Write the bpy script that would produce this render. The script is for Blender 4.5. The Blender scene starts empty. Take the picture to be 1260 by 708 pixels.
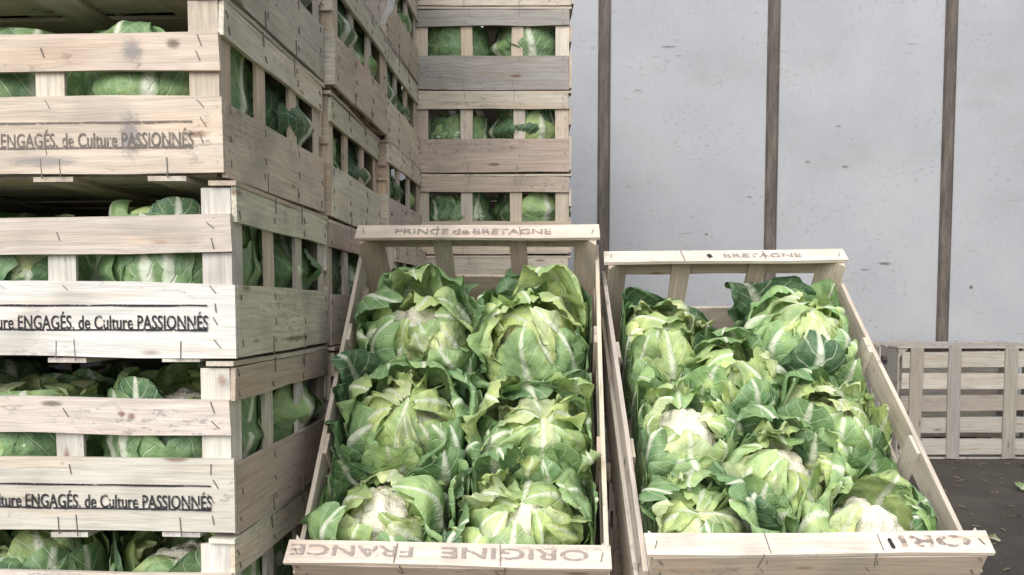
import bpy, bmesh, math, random
import numpy as np
from mathutils import Matrix, Vector, Euler

R = math.radians
scene = bpy.context.scene
COL = scene.collection

# ------------------------------------------------------------------ camera
EYE = 0.55                                   # camera height above the floor
cam_d = bpy.data.cameras.new('camera')
cam_d.sensor_width = 36.0
cam_d.lens = 30.0
cam_d.shift_y = 0.0676
cam_d.clip_start = 0.02
cam_d.clip_end = 2000
cam = bpy.data.objects.new('camera', cam_d)
COL.objects.link(cam)
cam.location = (0, 0, EYE)
cam.rotation_euler = (R(90 - 3.5), 0, 0)
scene.camera = cam

# ------------------------------------------------------------------ sky, sun, exposure
SUN_EL, SUN_AZ = 38.0, -24.0                 # azimuth: degrees to the left of straight behind the camera
world = bpy.data.worlds.new('World')
scene.world = world
world.use_nodes = True
wn, wl = world.node_tree.nodes, world.node_tree.links
wn.clear()
sky = wn.new('ShaderNodeTexSky')
sky.sky_type = 'NISHITA'
sky.sun_disc = False
sky.sun_elevation = R(SUN_EL)
sky.sun_rotation = R(180 - SUN_AZ)
sky.air_density = 1.0
sky.dust_density = 4.0
sky.ozone_density = 1.0
bg = wn.new('ShaderNodeBackground')
bg.inputs['Strength'].default_value = 0.15
wo = wn.new('ShaderNodeOutputWorld')
hsv = wn.new('ShaderNodeHueSaturation')              # overcast: the same sky, greyer
hsv.inputs['Saturation'].default_value = 0.22
wl.new(sky.outputs[0], hsv.inputs['Color'])
wl.new(hsv.outputs[0], bg.inputs[0])
wl.new(bg.outputs[0], wo.inputs[0])

sun_d = bpy.data.lights.new('sun', 'SUN')
sun_d.energy = 1.0
sun_d.angle = R(70)
sun_d.color = (1.0, 0.985, 0.965)
sun = bpy.data.objects.new('sun', sun_d)
COL.objects.link(sun)
sdir = Vector((math.sin(R(SUN_AZ)) * math.cos(R(SUN_EL)), -math.cos(R(SUN_AZ)) * math.cos(R(SUN_EL)), math.sin(R(SUN_EL))))
sun.rotation_euler = sdir.to_track_quat('Z', 'Y').to_euler()
sun.location = (-1, -3, 4)

scene.view_settings.view_transform = 'Standard'
scene.view_settings.look = 'None'
scene.view_settings.exposure = 0.47
scene.view_settings.gamma = 1
scene.view_settings.use_curve_mapping = False
scene.cycles.max_bounces = 5
scene.cycles.diffuse_bounces = 3
scene.cycles.glossy_bounces = 2
scene.cycles.transmission_bounces = 2
scene.cycles.transparent_max_bounces = 6
scene.cycles.use_adaptive_sampling = False
scene.cycles.use_light_tree = False

rng = np.random.default_rng(7)
rnd = random.Random(11)


# ------------------------------------------------------------------ node helpers
class NT:
    def __init__(self, name):
        self.m = bpy.data.materials.new(name)
        self.m.use_nodes = True
        self.t = self.m.node_tree
        self.t.nodes.clear()
        self.out = self.t.nodes.new('ShaderNodeOutputMaterial')

    def n(self, typ, **kw):
        o = self.t.nodes.new(typ)
        for k, v in kw.items():
            setattr(o, k, v)
        return o

    def link(self, a, b):
        self.t.links.new(a, b)

    def put(self, sock, v):
        if hasattr(v, 'is_output') or hasattr(v, 'links'):
            self.link(v, sock)
        else:
            if isinstance(v, (tuple, list)) and len(v) == 3 and len(sock.default_value) == 4:
                v = tuple(v) + (1,)
            sock.default_value = v

    def math(self, op, a, b=None, c=None, clamp=False):
        o = self.n('ShaderNodeMath', operation=op, use_clamp=clamp)
        for i, v in enumerate((a, b, c)):
            if v is not None:
                self.put(o.inputs[i], v)
        return o.outputs[0]

    def ss(self, x, a, b, lo=0.0, hi=1.0):
        o = self.n('ShaderNodeMapRange', interpolation_type='SMOOTHSTEP')
        self.put(o.inputs[0], x)
        self.put(o.inputs[1], a)
        self.put(o.inputs[2], b)
        self.put(o.inputs[3], lo)
        self.put(o.inputs[4], hi)
        return o.outputs[0]

    def mix(self, fac, a, b, mode='MIX'):
        o = self.n('ShaderNodeMix', data_type='RGBA', blend_type=mode)
        self.put(o.inputs[0], fac)
        self.put(o.inputs[6], a)
        self.put(o.inputs[7], b)
        return o.outputs[2]

    def mapping(self, vec, scale=(1, 1, 1), loc=(0, 0, 0)):
        o = self.n('ShaderNodeMapping')
        self.link(vec, o.inputs[0])
        self.put(o.inputs[1], loc)
        self.put(o.inputs[3], scale)
        return o.outputs[0]

    def noise(self, vec, scale, detail=3, rough=0.55):
        o = self.n('ShaderNodeTexNoise')
        self.link(vec, o.inputs['Vector'])
        o.inputs['Scale'].default_value = scale
        o.inputs['Detail'].default_value = detail
        o.inputs['Roughness'].default_value = rough
        return o.outputs[0]

    def voro(self, vec, scale, feature='F1', rand=1.0):
        o = self.n('ShaderNodeTexVoronoi', feature=feature)
        self.link(vec, o.inputs['Vector'])
        o.inputs['Scale'].default_value = scale
        o.inputs['Randomness'].default_value = rand
        return o.outputs['Distance']

    def bump(self, h, strength, dist):
        o = self.n('ShaderNodeBump')
        o.inputs['Strength'].default_value = strength
        o.inputs['Distance'].default_value = dist
        self.link(h, o.inputs['Height'])
        return o.outputs[0]

    def principled(self, color, rough=0.6, normal=None, spec=0.5):
        o = self.n('ShaderNodeBsdfPrincipled')
        self.put(o.inputs['Base Color'], color)
        self.put(o.inputs['Roughness'], rough)
        o.inputs['Specular IOR Level'].default_value = spec
        if normal is not None:
            self.link(normal, o.inputs['Normal'])
        return o.outputs[0]

    def done(self, shader):
        self.link(shader, self.out.inputs[0])
        return self.m


def mat_wood():
    k = NT('poplar_wood')
    tc = k.n('ShaderNodeTexCoord').outputs['Object']
    oi = k.n('ShaderNodeObjectInfo')
    off = k.n('ShaderNodeCombineXYZ')
    for i, mul in enumerate((37.0, 11.0, 23.0)):
        k.link(k.math('MULTIPLY', oi.outputs['Random'], mul), off.inputs[i])
    va = k.n('ShaderNodeVectorMath', operation='ADD')
    k.link(tc, va.inputs[0])
    k.link(off.outputs[0], va.inputs[1])
    v = va.outputs[0]
    warp = k.noise(k.mapping(v, (5, 14, 14)), 1.0, 1)
    wv = k.n('ShaderNodeVectorMath', operation='MULTIPLY_ADD')
    cw = k.n('ShaderNodeCombineXYZ')
    k.link(warp, cw.inputs[1])
    k.link(warp, cw.inputs[2])
    k.link(cw.outputs[0], wv.inputs[0])
    wv.inputs[1].default_value = (0, 0.022, 0.022)
    k.link(v, wv.inputs[2])
    grain = k.noise(k.mapping(wv.outputs[0], (7, 210, 210)), 1.0, 2, 0.65)
    fine = k.noise(k.mapping(v, (30, 900, 900)), 1.0, 0, 0.6)
    big = k.noise(k.mapping(v, (6, 20, 20)), 1.0, 1)
    bright = k.math('ADD', k.math('MULTIPLY_ADD', grain, 0.80, 0.61), k.math('MULTIPLY', k.math('SUBTRACT', big, 0.5), 0.34))
    bright = k.math('ADD', bright, k.math('MULTIPLY', k.math('SUBTRACT', fine, 0.5), 0.3))
    cc = k.n('ShaderNodeCombineXYZ')
    for i in range(3):
        k.link(bright, cc.inputs[i])
    col = k.mix(1.0, oi.outputs['Color'], cc.outputs[0], 'MULTIPLY')
    # warm / grey variation along the slat, reddish streaks, knots, handling stains
    warm = k.noise(k.mapping(v, (4, 40, 40), (5, 2, 1)), 1.0, 1)
    col = k.mix(k.ss(warm, 0.5, 0.8, 0, 0.45), col, k.mix(1.0, col, (1.03, 0.85, 0.67), 'MULTIPLY'))
    grey = k.noise(k.mapping(v, (8, 9, 9), (1, 7, 3)), 1.0, 2, 0.7)
    col = k.mix(k.ss(grey, 0.50, 0.74, 0, 0.5), col, (0.29, 0.265, 0.23))
    mould = k.noise(k.mapping(v, (60, 120, 120), (2, 8, 6)), 1.0, 2, 0.8)
    zone = warp
    col = k.mix(k.math('MULTIPLY', k.ss(mould, 0.52, 0.66), k.ss(zone, 0.5, 0.68, 0, 0.5)), col, (0.14, 0.135, 0.14))
    kn = k.voro(k.mapping(v, (7, 26, 26)), 1.0)
    col = k.mix(k.ss(kn, 0.05, 0.14, 0.75, 0), col, (0.16, 0.085, 0.045))
    st = k.noise(k.mapping(v, (28, 55, 55), (9, 1, 4)), 1.0, 3, 0.75)
    col = k.mix(k.ss(st, 0.64, 0.76, 0, 0.55), col, (0.13, 0.10, 0.085))
    nrm = k.bump(k.math('ADD', k.math('MULTIPLY', grain, 0.7), k.math('MULTIPLY', fine, 0.5)), 0.35, 0.0015)
    return k.done(k.principled(col, 0.82, nrm, 0.25))


def mat_leaf():
    k = NT('cauliflower_leaf')
    uv = k.n('ShaderNodeTexCoord').outputs['UV']
    oc = k.n('ShaderNodeTexCoord').outputs['Object']
    oi = k.n('ShaderNodeObjectInfo')
    sp = k.n('ShaderNodeSeparateXYZ')
    k.link(uv, sp.inputs[0])
    v = sp.outputs[1]
    s = k.math('ABSOLUTE', k.math('MULTIPLY_ADD', sp.outputs[0], 2.0, -1.0))
    nz = k.noise(oc, 38, 1)
    nzf = k.noise(oc, 160, 1)
    # midrib: broad and white at the foot, thin at the tip
    ribw = k.math('MULTIPLY_ADD', v, -0.21, 0.27)
    rib = k.math('SUBTRACT', 1.0, k.ss(s, k.math('MULTIPLY', ribw, 0.3), k.math('MULTIPLY', ribw, 1.1)))
    # side veins that arch up and out from the midrib
    ph = k.math('SUBTRACT', v, k.math('MULTIPLY', k.math('POWER', s, 1.2), 0.46))
    sgn = k.math('MULTIPLY', k.math('GREATER_THAN', sp.outputs[0], 0.5), 0.43)
    ph = k.math('ADD', k.math('MULTIPLY_ADD', ph, 9.0, sgn), k.math('MULTIPLY', nz, 0.5))
    ph = k.math('ADD', ph, k.math('MULTIPLY', oi.outputs['Random'], 3.0))
    d = k.math('ABSOLUTE', k.math('SUBTRACT', k.math('FRACT', ph), 0.5))
    vw = k.math('MULTIPLY_ADD', s, -0.05, 0.085)
    vein = k.math('SUBTRACT', 1.0, k.ss(d, k.math('MULTIPLY', vw, 0.25), vw))
    vein = k.math('MULTIPLY', vein, k.ss(s, 0.7, 1.0, 1.0, 0.25))
    ph2 = k.math('ADD', k.math('MULTIPLY_ADD', k.math('ADD', v, k.math('MULTIPLY', s, 0.55)), 17.0, sgn), k.math('MULTIPLY', nz, 3.0))
    d2 = k.math('ABSOLUTE', k.math('SUBTRACT', k.math('FRACT', ph2), 0.5))
    vein2 = k.math('MULTIPLY', k.ss(d2, 0.02, 0.10, 1.0, 0.0), k.ss(s, 0.15, 0.35, 0.0, 0.28))
    # fine net of veins
    netm = k.math('MULTIPLY', k.ss(k.math('ABSOLUTE', k.math('SUBTRACT', nzf, 0.5)), 0.0, 0.035, 0.20, 0.0), k.ss(s, 0.1, 0.25))
    base = oi.outputs['Color']
    lo = k.mix(1.0, base, (0.82, 0.86, 0.86), 'MULTIPLY')
    hi = k.mix(1.0, base, (1.30, 1.18, 1.05), 'MULTIPLY')
    col = k.mix(k.ss(nz, 0.3, 0.72), lo, hi)
    col = k.mix(k.ss(nzf, 0.45, 0.75, 0, 0.22), col, (0.30, 0.40, 0.14))
    pale = k.mix(0.58, base, (0.72, 0.78, 0.54))
    white = k.mix(0.10, (0.80, 0.83, 0.68), base)
    col = k.mix(netm, col, pale)
    col = k.mix(vein2, col, pale)
    foot = k.ss(v, 0.1, 0.55, 0.8, 0.0)
    col = k.mix(foot, col, pale)
    col = k.mix(k.math('MULTIPLY', vein, 0.9), col, pale)
    col = k.mix(k.math('MULTIPLY', rib, 0.93), col, white)
    h = k.math('ADD', k.math('MULTIPLY', vein, -0.5), k.math('MULTIPLY', nzf, 0.5))
    h = k.math('ADD', h, k.math('MULTIPLY', netm, -0.9))
    puck = k.noise(oc, 75, 0, 0.5)
    h = k.math('ADD', h, k.math('MULTIPLY', puck, 2.2))
    nrm = k.bump(h, 0.6, 0.0032)
    rough = k.ss(nz, 0.3, 0.7, 0.38, 0.55)
    a = k.principled(col, rough, nrm, 0.45)
    tr = k.n('ShaderNodeBsdfTranslucent')
    k.link(k.mix(1.0, col, (0.95, 1.1, 0.65), 'MULTIPLY'), tr.inputs[0])
    k.link(nrm, tr.inputs[1])
    mx = k.n('ShaderNodeMixShader')
    mx.inputs[0].default_value = 0.22
    k.link(a, mx.inputs[1])
    k.link(tr.outputs[0], mx.inputs[2])
    return k.done(mx.outputs[0])


def mat_curd():
    k = NT('cauliflower_curd')
    oc = k.n('ShaderNodeTexCoord').outputs['Object']
    n1 = k.noise(oc, 60, 3)
    v = k.voro(oc, 420)
    col = k.mix(k.ss(n1, 0.35, 0.7), (0.84, 0.79, 0.62), (0.90, 0.88, 0.79))
    spots = k.noise(oc, 130, 3, 0.7)
    col = k.mix(k.ss(spots, 0.68, 0.78, 0, 0.35), col, (0.45, 0.34, 0.20))
    nrm = k.bump(v, 0.7, 0.002)
    return k.done(k.principled(col, 0.6, nrm, 0.3))


def mat_wall():
    k = NT('wall_panel_paint')
    oc = k.n('ShaderNodeTexCoord').outputs['Object']
    oi = k.n('ShaderNodeObjectInfo')
    off = k.n('ShaderNodeVectorMath', operation='ADD')
    cx = k.n('ShaderNodeCombineXYZ')
    k.link(k.math('MULTIPLY', oi.outputs['Random'], 20.0), cx.inputs[0])
    k.link(oc, off.inputs[0])
    k.link(cx.outputs[0], off.inputs[1])
    v = off.outputs[0]
    big = k.noise(v, 2.2, 4, 0.6)
    fib = k.noise(k.mapping(v, (150, 20, 22)), 1.0, 3)
    col = k.mix(k.ss(big, 0.3, 0.7), (0.345, 0.357, 0.38), (0.395, 0.406, 0.427))
    col = k.mix(k.ss(fib, 0.5, 0.75, 0, 0.35), col, (0.28, 0.287, 0.303))
    patch = k.noise(k.mapping(v, (3.5, 5, 7), (3, 1, 2)), 1.0, 3)
    flk = k.noise(k.mapping(v, (42, 30, 75)), 1.0, 4, 0.7)
    m = k.math('MULTIPLY', k.ss(flk, 0.56, 0.66), k.ss(patch, 0.40, 0.66))
    col = k.mix(k.math('MULTIPLY', m, 0.6), col, (0.20, 0.165, 0.145))
    dirt = k.noise(k.mapping(v, (1.6, 2, 3.2), (7, 3, 1)), 1.0, 5, 0.7)
    col = k.mix(k.ss(dirt, 0.5, 0.75, 0, 0.22), col, (0.235, 0.225, 0.215))
    scr = k.noise(k.mapping(v, (7, 30, 140), (4, 4, 9)), 1.0, 3, 0.6)
    m2 = k.math('MULTIPLY', k.ss(scr, 0.69, 0.76), k.ss(patch, 0.42, 0.6))
    col = k.mix(k.math('MULTIPLY', m2, 0.4), col, (0.10, 0.075, 0.06))
    dots = k.voro(k.mapping(v, (15, 15, 11), (1, 2, 5)), 1.0)
    col = k.mix(k.ss(dots, 0.03, 0.06, 0.35, 0), col, (0.14, 0.12, 0.11))
    nrm = k.bump(fib, 0.12, 0.002)
    return k.done(k.principled(col, 0.62, nrm, 0.35))


def mat_simple(name, c1, c2, scale=8.0, rough=0.7, bump=0.2, stretch=(1, 1, 1), spec=0.4):
    k = NT(name)
    oc = k.n('ShaderNodeTexCoord').outputs['Object']
    v = k.mapping(oc, stretch)
    n1 = k.noise(v, scale, 5, 0.65)
    n2 = k.noise(v, scale * 9, 3, 0.6)
    f = k.math('ADD', k.math('MULTIPLY', n1, 0.7), k.math('MULTIPLY', n2, 0.3))
    col = k.mix(k.ss(f, 0.35, 0.65), c1, c2)
    nrm = k.bump(f, bump, 0.004)
    return k.done(k.principled(col, rough, nrm, spec))


def mat_floor():
    k = NT('dirty_floor')
    oc = k.n('ShaderNodeTexCoord').outputs['Object']
    n1 = k.noise(oc, 3.2, 5, 0.65)
    n2 = k.noise(oc, 26, 4, 0.7)
    n3 = k.noise(k.mapping(oc, (6, 26, 1)), 1.0, 3)
    col = k.mix(k.ss(n1, 0.35, 0.68), (0.030, 0.025, 0.021), (0.085, 0.072, 0.06))
    col = k.mix(k.ss(n2, 0.55, 0.75, 0, 0.5), col, (0.10, 0.085, 0.065))
    col = k.mix(k.ss(n3, 0.56, 0.72, 0, 0.5), col, (0.05, 0.055, 0.03))
    nrm = k.bump(k.math('ADD', n1, n2), 0.4, 0.006)
    rough = k.ss(n1, 0.35, 0.65, 0.45, 0.8)
    return k.done(k.principled(col, rough, nrm, 0.4))


def mat_ink(name, col, lo, hi, scale=160):
    k = NT(name)
    oc = k.n('ShaderNodeTexCoord').outputs['Object']
    n = k.noise(oc, scale, 4, 0.75)
    f = k.ss(n, lo, hi)
    a = k.principled(col, 0.75, None, 0.2)
    tr = k.n('ShaderNodeBsdfTransparent')
    mx = k.n('ShaderNodeMixShader')
    k.link(f, mx.inputs[0])
    k.link(tr.outputs[0], mx.inputs[1])
    k.link(a, mx.inputs[2])
    return k.done(mx.outputs[0])


WOOD = mat_wood()
LEAF = mat_leaf()
CURD = mat_curd()
WALL = mat_wall()
FLOOR = mat_floor()
SEAM = mat_simple('seam_strip_rubber', (0.065, 0.055, 0.046), (0.15, 0.13, 0.108), 6, 0.75, 0.3, (9, 9, 1.2))
SEAM_EDGE = mat_simple('seam_edge', (0.05, 0.042, 0.036), (0.12, 0.10, 0.085), 6, 0.75, 0.2, (9, 9, 1.2))
STEEL = mat_simple('staple_wire', (0.10, 0.09, 0.085), (0.22, 0.20, 0.18), 90, 0.45, 0.1)
INK = mat_ink('printing_ink', (0.030, 0.030, 0.036), 0.33, 0.47)
INK_WORN = mat_ink('printing_ink_worn', (0.17, 0.145, 0.13), 0.33, 0.52, 140)
INK_FAINT = mat_ink('printing_ink_faint', (0.26, 0.21, 0.19), 0.40, 0.60, 90)
INK_FADED = mat_ink('printing_ink_faded', (0.33, 0.275, 0.26), 0.36, 0.54, 150)
BLACK = mat_simple('black_rubber', (0.012, 0.012, 0.012), (0.03, 0.03, 0.03), 20, 0.5, 0.1)
GREYMETAL = mat_simple('grey_metal', (0.25, 0.25, 0.25), (0.4, 0.4, 0.4), 20, 0.45, 0.1)
ROOF = mat_simple('roof_sheet', (0.42, 0.43, 0.44), (0.52, 0.53, 0.54), 4, 0.6, 0.05)
FILM = None


# ------------------------------------------------------------------ object helpers
def link(name, data, parent=None, mat=None, color=None):
    o = bpy.data.objects.new(name, data)
    COL.objects.link(o)
    if parent is not None:
        o.parent = parent
    if mat is not None and data is not None and not data.materials:
        data.materials.append(mat)
    if color is not None:
        o.color = tuple(color) + (1,)
    return o


def tag(o, label=None, cat=None, group=None, kind=None):
    if label:
        o['label'] = label
    if cat:
        o['category'] = cat
    if group:
        o['group'] = group
    if kind:
        o['kind'] = kind
    return o


def mesh(name, verts, faces, smooth=False):
    m = bpy.data.meshes.new(name)
    m.from_pydata([tuple(v) for v in verts], [], [tuple(f) for f in faces])
    if smooth:
        m.polygons.foreach_set('use_smooth', [True] * len(m.polygons))
    m.update()
    return m


SLATS = {}


def slat_mesh(lx, ly, lz, var=0):
    """a sawn slat, long axis on X, thin axis on Z, edges a little uneven; about 40 triangles"""
    key = (round(lx, 4), round(ly, 4), round(lz, 4), var)
    if key in SLATS:
        return SLATS[key]
    r = random.Random(hash(key) & 0xffff)
    n = max(2, min(5, int(lx / 0.09)))
    vs, fs = [], []
    bow = r.uniform(-1, 1) * 0.0011
    for i in range(n + 1):
        u = i / n
        x = -lx / 2 + lx * u
        e1 = r.uniform(-1, 1) * 0.0015
        e2 = r.uniform(-1, 1) * 0.0015
        b = bow * math.sin(math.pi * u)
        if i in (0, n):
            dx1, dx2 = r.uniform(-1, 1) * 0.0022, r.uniform(-1, 1) * 0.0022
        else:
            dx1 = dx2 = 0
        vs += [(x + dx1, -ly / 2 + e1, -lz / 2 + b), (x + dx2, ly / 2 + e2, -lz / 2 + b), (x + dx2, ly / 2 + e2, lz / 2 + b), (x + dx1, -ly / 2 + e1, lz / 2 + b)]
    for i in range(n):
        a, b = 4 * i, 4 * i + 4
        for j in range(4):
            fs.append((a + j, b + j, b + (j + 1) % 4, a + (j + 1) % 4))
    fs.append((0, 1, 2, 3))
    e = 4 * n
    fs.append((e + 3, e + 2, e + 1, e))
    m = mesh('slat', vs, fs)
    m.materials.append(WOOD)
    SLATS[key] = m
    return m


def post_mesh(a, h, sx, sy):
    """triangular corner post, long axis on X so that the grain runs up it"""
    key = ('post', a, h, sx, sy)
    if key in SLATS:
        return SLATS[key]
    tri = [(0, 0), (sx * a, 0), (0, sy * a)]
    vs = []
    for x in (0, h):
        for (u, w) in tri:
            # local X = up ; local Y,Z carry the section
            vs.append((x, u, w))
    fs = [(0, 1, 2), (5, 4, 3), (0, 3, 4, 1), (1, 4, 5, 2), (2, 5, 3, 0)]
    m = mesh('corner_post', vs, fs)
    bm = bmesh.new()
    bm.from_mesh(m)
    bmesh.ops.recalc_face_normals(bm, faces=bm.faces)
    bm.to_mesh(m)
    bm.free()
    m.materials.append(WOOD)
    SLATS[key] = m
    return m


def box_into(vs, fs, M, lx, ly, lz):
    b = len(vs)
    for x in (-lx / 2, lx / 2):
        for y in (-ly / 2, ly / 2):
            for z in (-lz / 2, lz / 2):
                vs.append(M @ Vector((x, y, z)))
    fs += [tuple(b + i for i in f) for f in ((0, 1, 3, 2), (4, 6, 7, 5), (0, 4, 5, 1), (2, 3, 7, 6), (0, 2, 6, 4), (1, 5, 7, 3))]


TEXTS = {}


def text_mesh(body, width, height, bold=0.0, spacing=1.0):
    """flat print: the words as thin faces, x from 0 to width, y from 0 to height"""
    key = (body, width, height, bold)
    if key in TEXTS:
        return TEXTS[key]
    c = bpy.data.curves.new('lettering', 'FONT')
    c.body = body
    c.offset = bold
    c.space_character = spacing
    c.resolution_u = 3
    o = bpy.data.objects.new('lettering', c)
    COL.objects.link(o)
    dg = bpy.context.evaluated_depsgraph_get()
    m = bpy.data.meshes.new_from_object(o.evaluated_get(dg))
    bpy.data.objects.remove(o)
    bpy.data.curves.remove(c)
    n = len(m.vertices)
    co = np.empty(n * 3)
    m.vertices.foreach_get('co', co)
    co = co.reshape(-1, 3)
    lo, hi = co.min(0), co.max(0)
    co[:, 0] = (co[:, 0] - lo[0]) / (hi[0] - lo[0]) * width
    co[:, 1] = (co[:, 1] - lo[1]) / (hi[1] - lo[1]) * height
    co[:, 2] = 0
    m.vertices.foreach_set('co', co.ravel())
    m.update()
    m.materials.clear()
    TEXTS[key] = m
    return m


# ------------------------------------------------------------------ crates
CL, CW, CH = 0.60, 0.40, 0.205
T = 0.006
TINTS = [(0.55, 0.475, 0.395), (0.53, 0.45, 0.36), (0.58, 0.52, 0.445), (0.50, 0.41, 0.335), (0.51, 0.465, 0.395), (0.55, 0.46, 0.355), (0.43, 0.39, 0.335)]
WHITES = [(0.60, 0.575, 0.53), (0.575, 0.545, 0.495), (0.62, 0.60, 0.565), (0.55, 0.495, 0.425)]
GREYS = [(0.49, 0.46, 0.375), (0.55, 0.52, 0.42), (0.43, 0.405, 0.34), (0.58, 0.535, 0.425)]


def staple_mesh(seed):
    key = ('staples', seed)
    if key in SLATS:
        return SLATS[key]
    r = random.Random(900 + seed)
    vs, fs = [], []

    def st(p, axis, ln=0.009, ang=None, th=0.0009):
        # axis: outward normal 'x','-x','y','-y','z'
        nrm = {'x': Vector((1, 0, 0)), '-x': Vector((-1, 0, 0)), 'y': Vector((0, 1, 0)), '-y': Vector((0, -1, 0)), 'z': Vector((0, 0, 1))}[axis]
        up = Vector((0, 0, 1)) if axis != 'z' else Vector((1, 0, 0))
        a = r.gauss(0.45, 0.25) if ang is None else ang
        q = Matrix.Rotation(a, 3, nrm) @ up
        side = q.cross(nrm)
        M = Matrix.Identity(4)
        for i in range(3):
            M[i][0], M[i][1], M[i][2] = q[i], side[i], nrm[i]
        M.translation = Vector(p) + nrm * 0.0007
        box_into(vs, fs, M, ln * r.uniform(0.75, 1.15), th, 0.0014)

    for sx, ax in ((1, 'x'), (-1, '-x')):
        for y in (-0.065, 0.065):
            for z in (0.189, 0.172, 0.076, 0.045, 0.020):
                if r.random() < 0.8:
                    st((sx * CL / 2, y + r.uniform(-.006, .006), z + r.uniform(-.004, .004)), ax)
            st((sx * CL / 2, y + r.uniform(-.012, .012), 0.014), ax, 0.026, r.uniform(-.08, .08))
            st((sx * CL / 2, y + r.uniform(-.012, .012), 0.193), ax, 0.024, r.uniform(-.15, .15))
        for y in (-0.182, 0.182):
            for z in (0.189, 0.170, 0.077, 0.048, 0.018):
                if r.random() < 0.85:
                    st((sx * CL / 2, y + r.uniform(-.004, .004), z + r.uniform(-.004, .004)), ax)
    for sy, ax in ((1, 'y'), (-1, '-y')):
        for x in (-0.1, 0.1):
            for z in (0.145, 0.084, 0.036):
                st((x + r.uniform(-.006, .006), sy * CW / 2, z + r.uniform(-.004, .004)), ax, 0.011)
            for dx in (-0.011, 0.011):
                st((x + dx, sy * CW / 2, 0.014), ax, 0.024, r.uniform(-.08, .08))
        for x in (-0.275, 0.275):
            for z in (0.155, 0.136, 0.082, 0.062, 0.045, 0.024):
                if r.random() < 0.9:
                    st((x + r.uniform(-.004, .004), sy * CW / 2, z + r.uniform(-.003, .003)), ax, 0.012)
        for x in (-0.235, 0.235):
            st((x, sy * CW / 2, 0.014), ax, 0.026, r.uniform(-.08, .08))
    for sx in (1, -1):                                    # on the flat end caps
        for y in (-0.065, 0.065):
            st((sx * (CL / 2 - 0.015), y + r.uniform(-.01, .01), CH), 'z', 0.026, r.uniform(-.12, .12))
        for y in (-0.188, 0.188):
            st((sx * (CL / 2 - 0.015), y, CH), 'z', 0.011, r.uniform(-.5, .5))
    m = mesh('staples', vs, fs)
    m.materials.append(STEEL)
    SLATS[key] = m
    return m


def crate_matrix(loc, rot):
    return Matrix.Translation(loc) @ rot.to_4x4()


QX = Matrix.Identity(4)
Q_END = Matrix(((0, 0, 1, 0), (1, 0, 0, 0), (0, 1, 0, 0), (0, 0, 0, 1)))      # slat X -> crate Y, slat Y -> Z, slat Z -> X
Q_SIDE = Matrix(((1, 0, 0, 0), (0, 0, -1, 0), (0, 1, 0, 0), (0, 0, 0, 1)))     # slat X -> X, slat Y -> Z
Q_UP_END = Matrix(((0, 0, 1, 0), (0, 1, 0, 0), (-1, 0, 0, 0), (0, 0, 0, 1)))   # slat X -> -Z, slat Y -> Y, slat Z -> X
Q_UP_SIDE = Matrix(((0, 1, 0, 0), (0, 0, -1, 0), (-1, 0, 0, 0), (0, 0, 0, 1)))  # slat X -> -Z, slat Y -> X
Q_FLAT_Y = Matrix(((0, -1, 0, 0), (1, 0, 0, 0), (0, 0, 1, 0), (0, 0, 0, 1)))   # slat X -> Y, flat
Q_POST = Matrix(((0, 1, 0, 0), (0, 0, 1, 0), (1, 0, 0, 0), (0, 0, 0, 1)))      # post X -> Z, Y -> X, Z -> Y

CRATE_N = [0]


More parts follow.
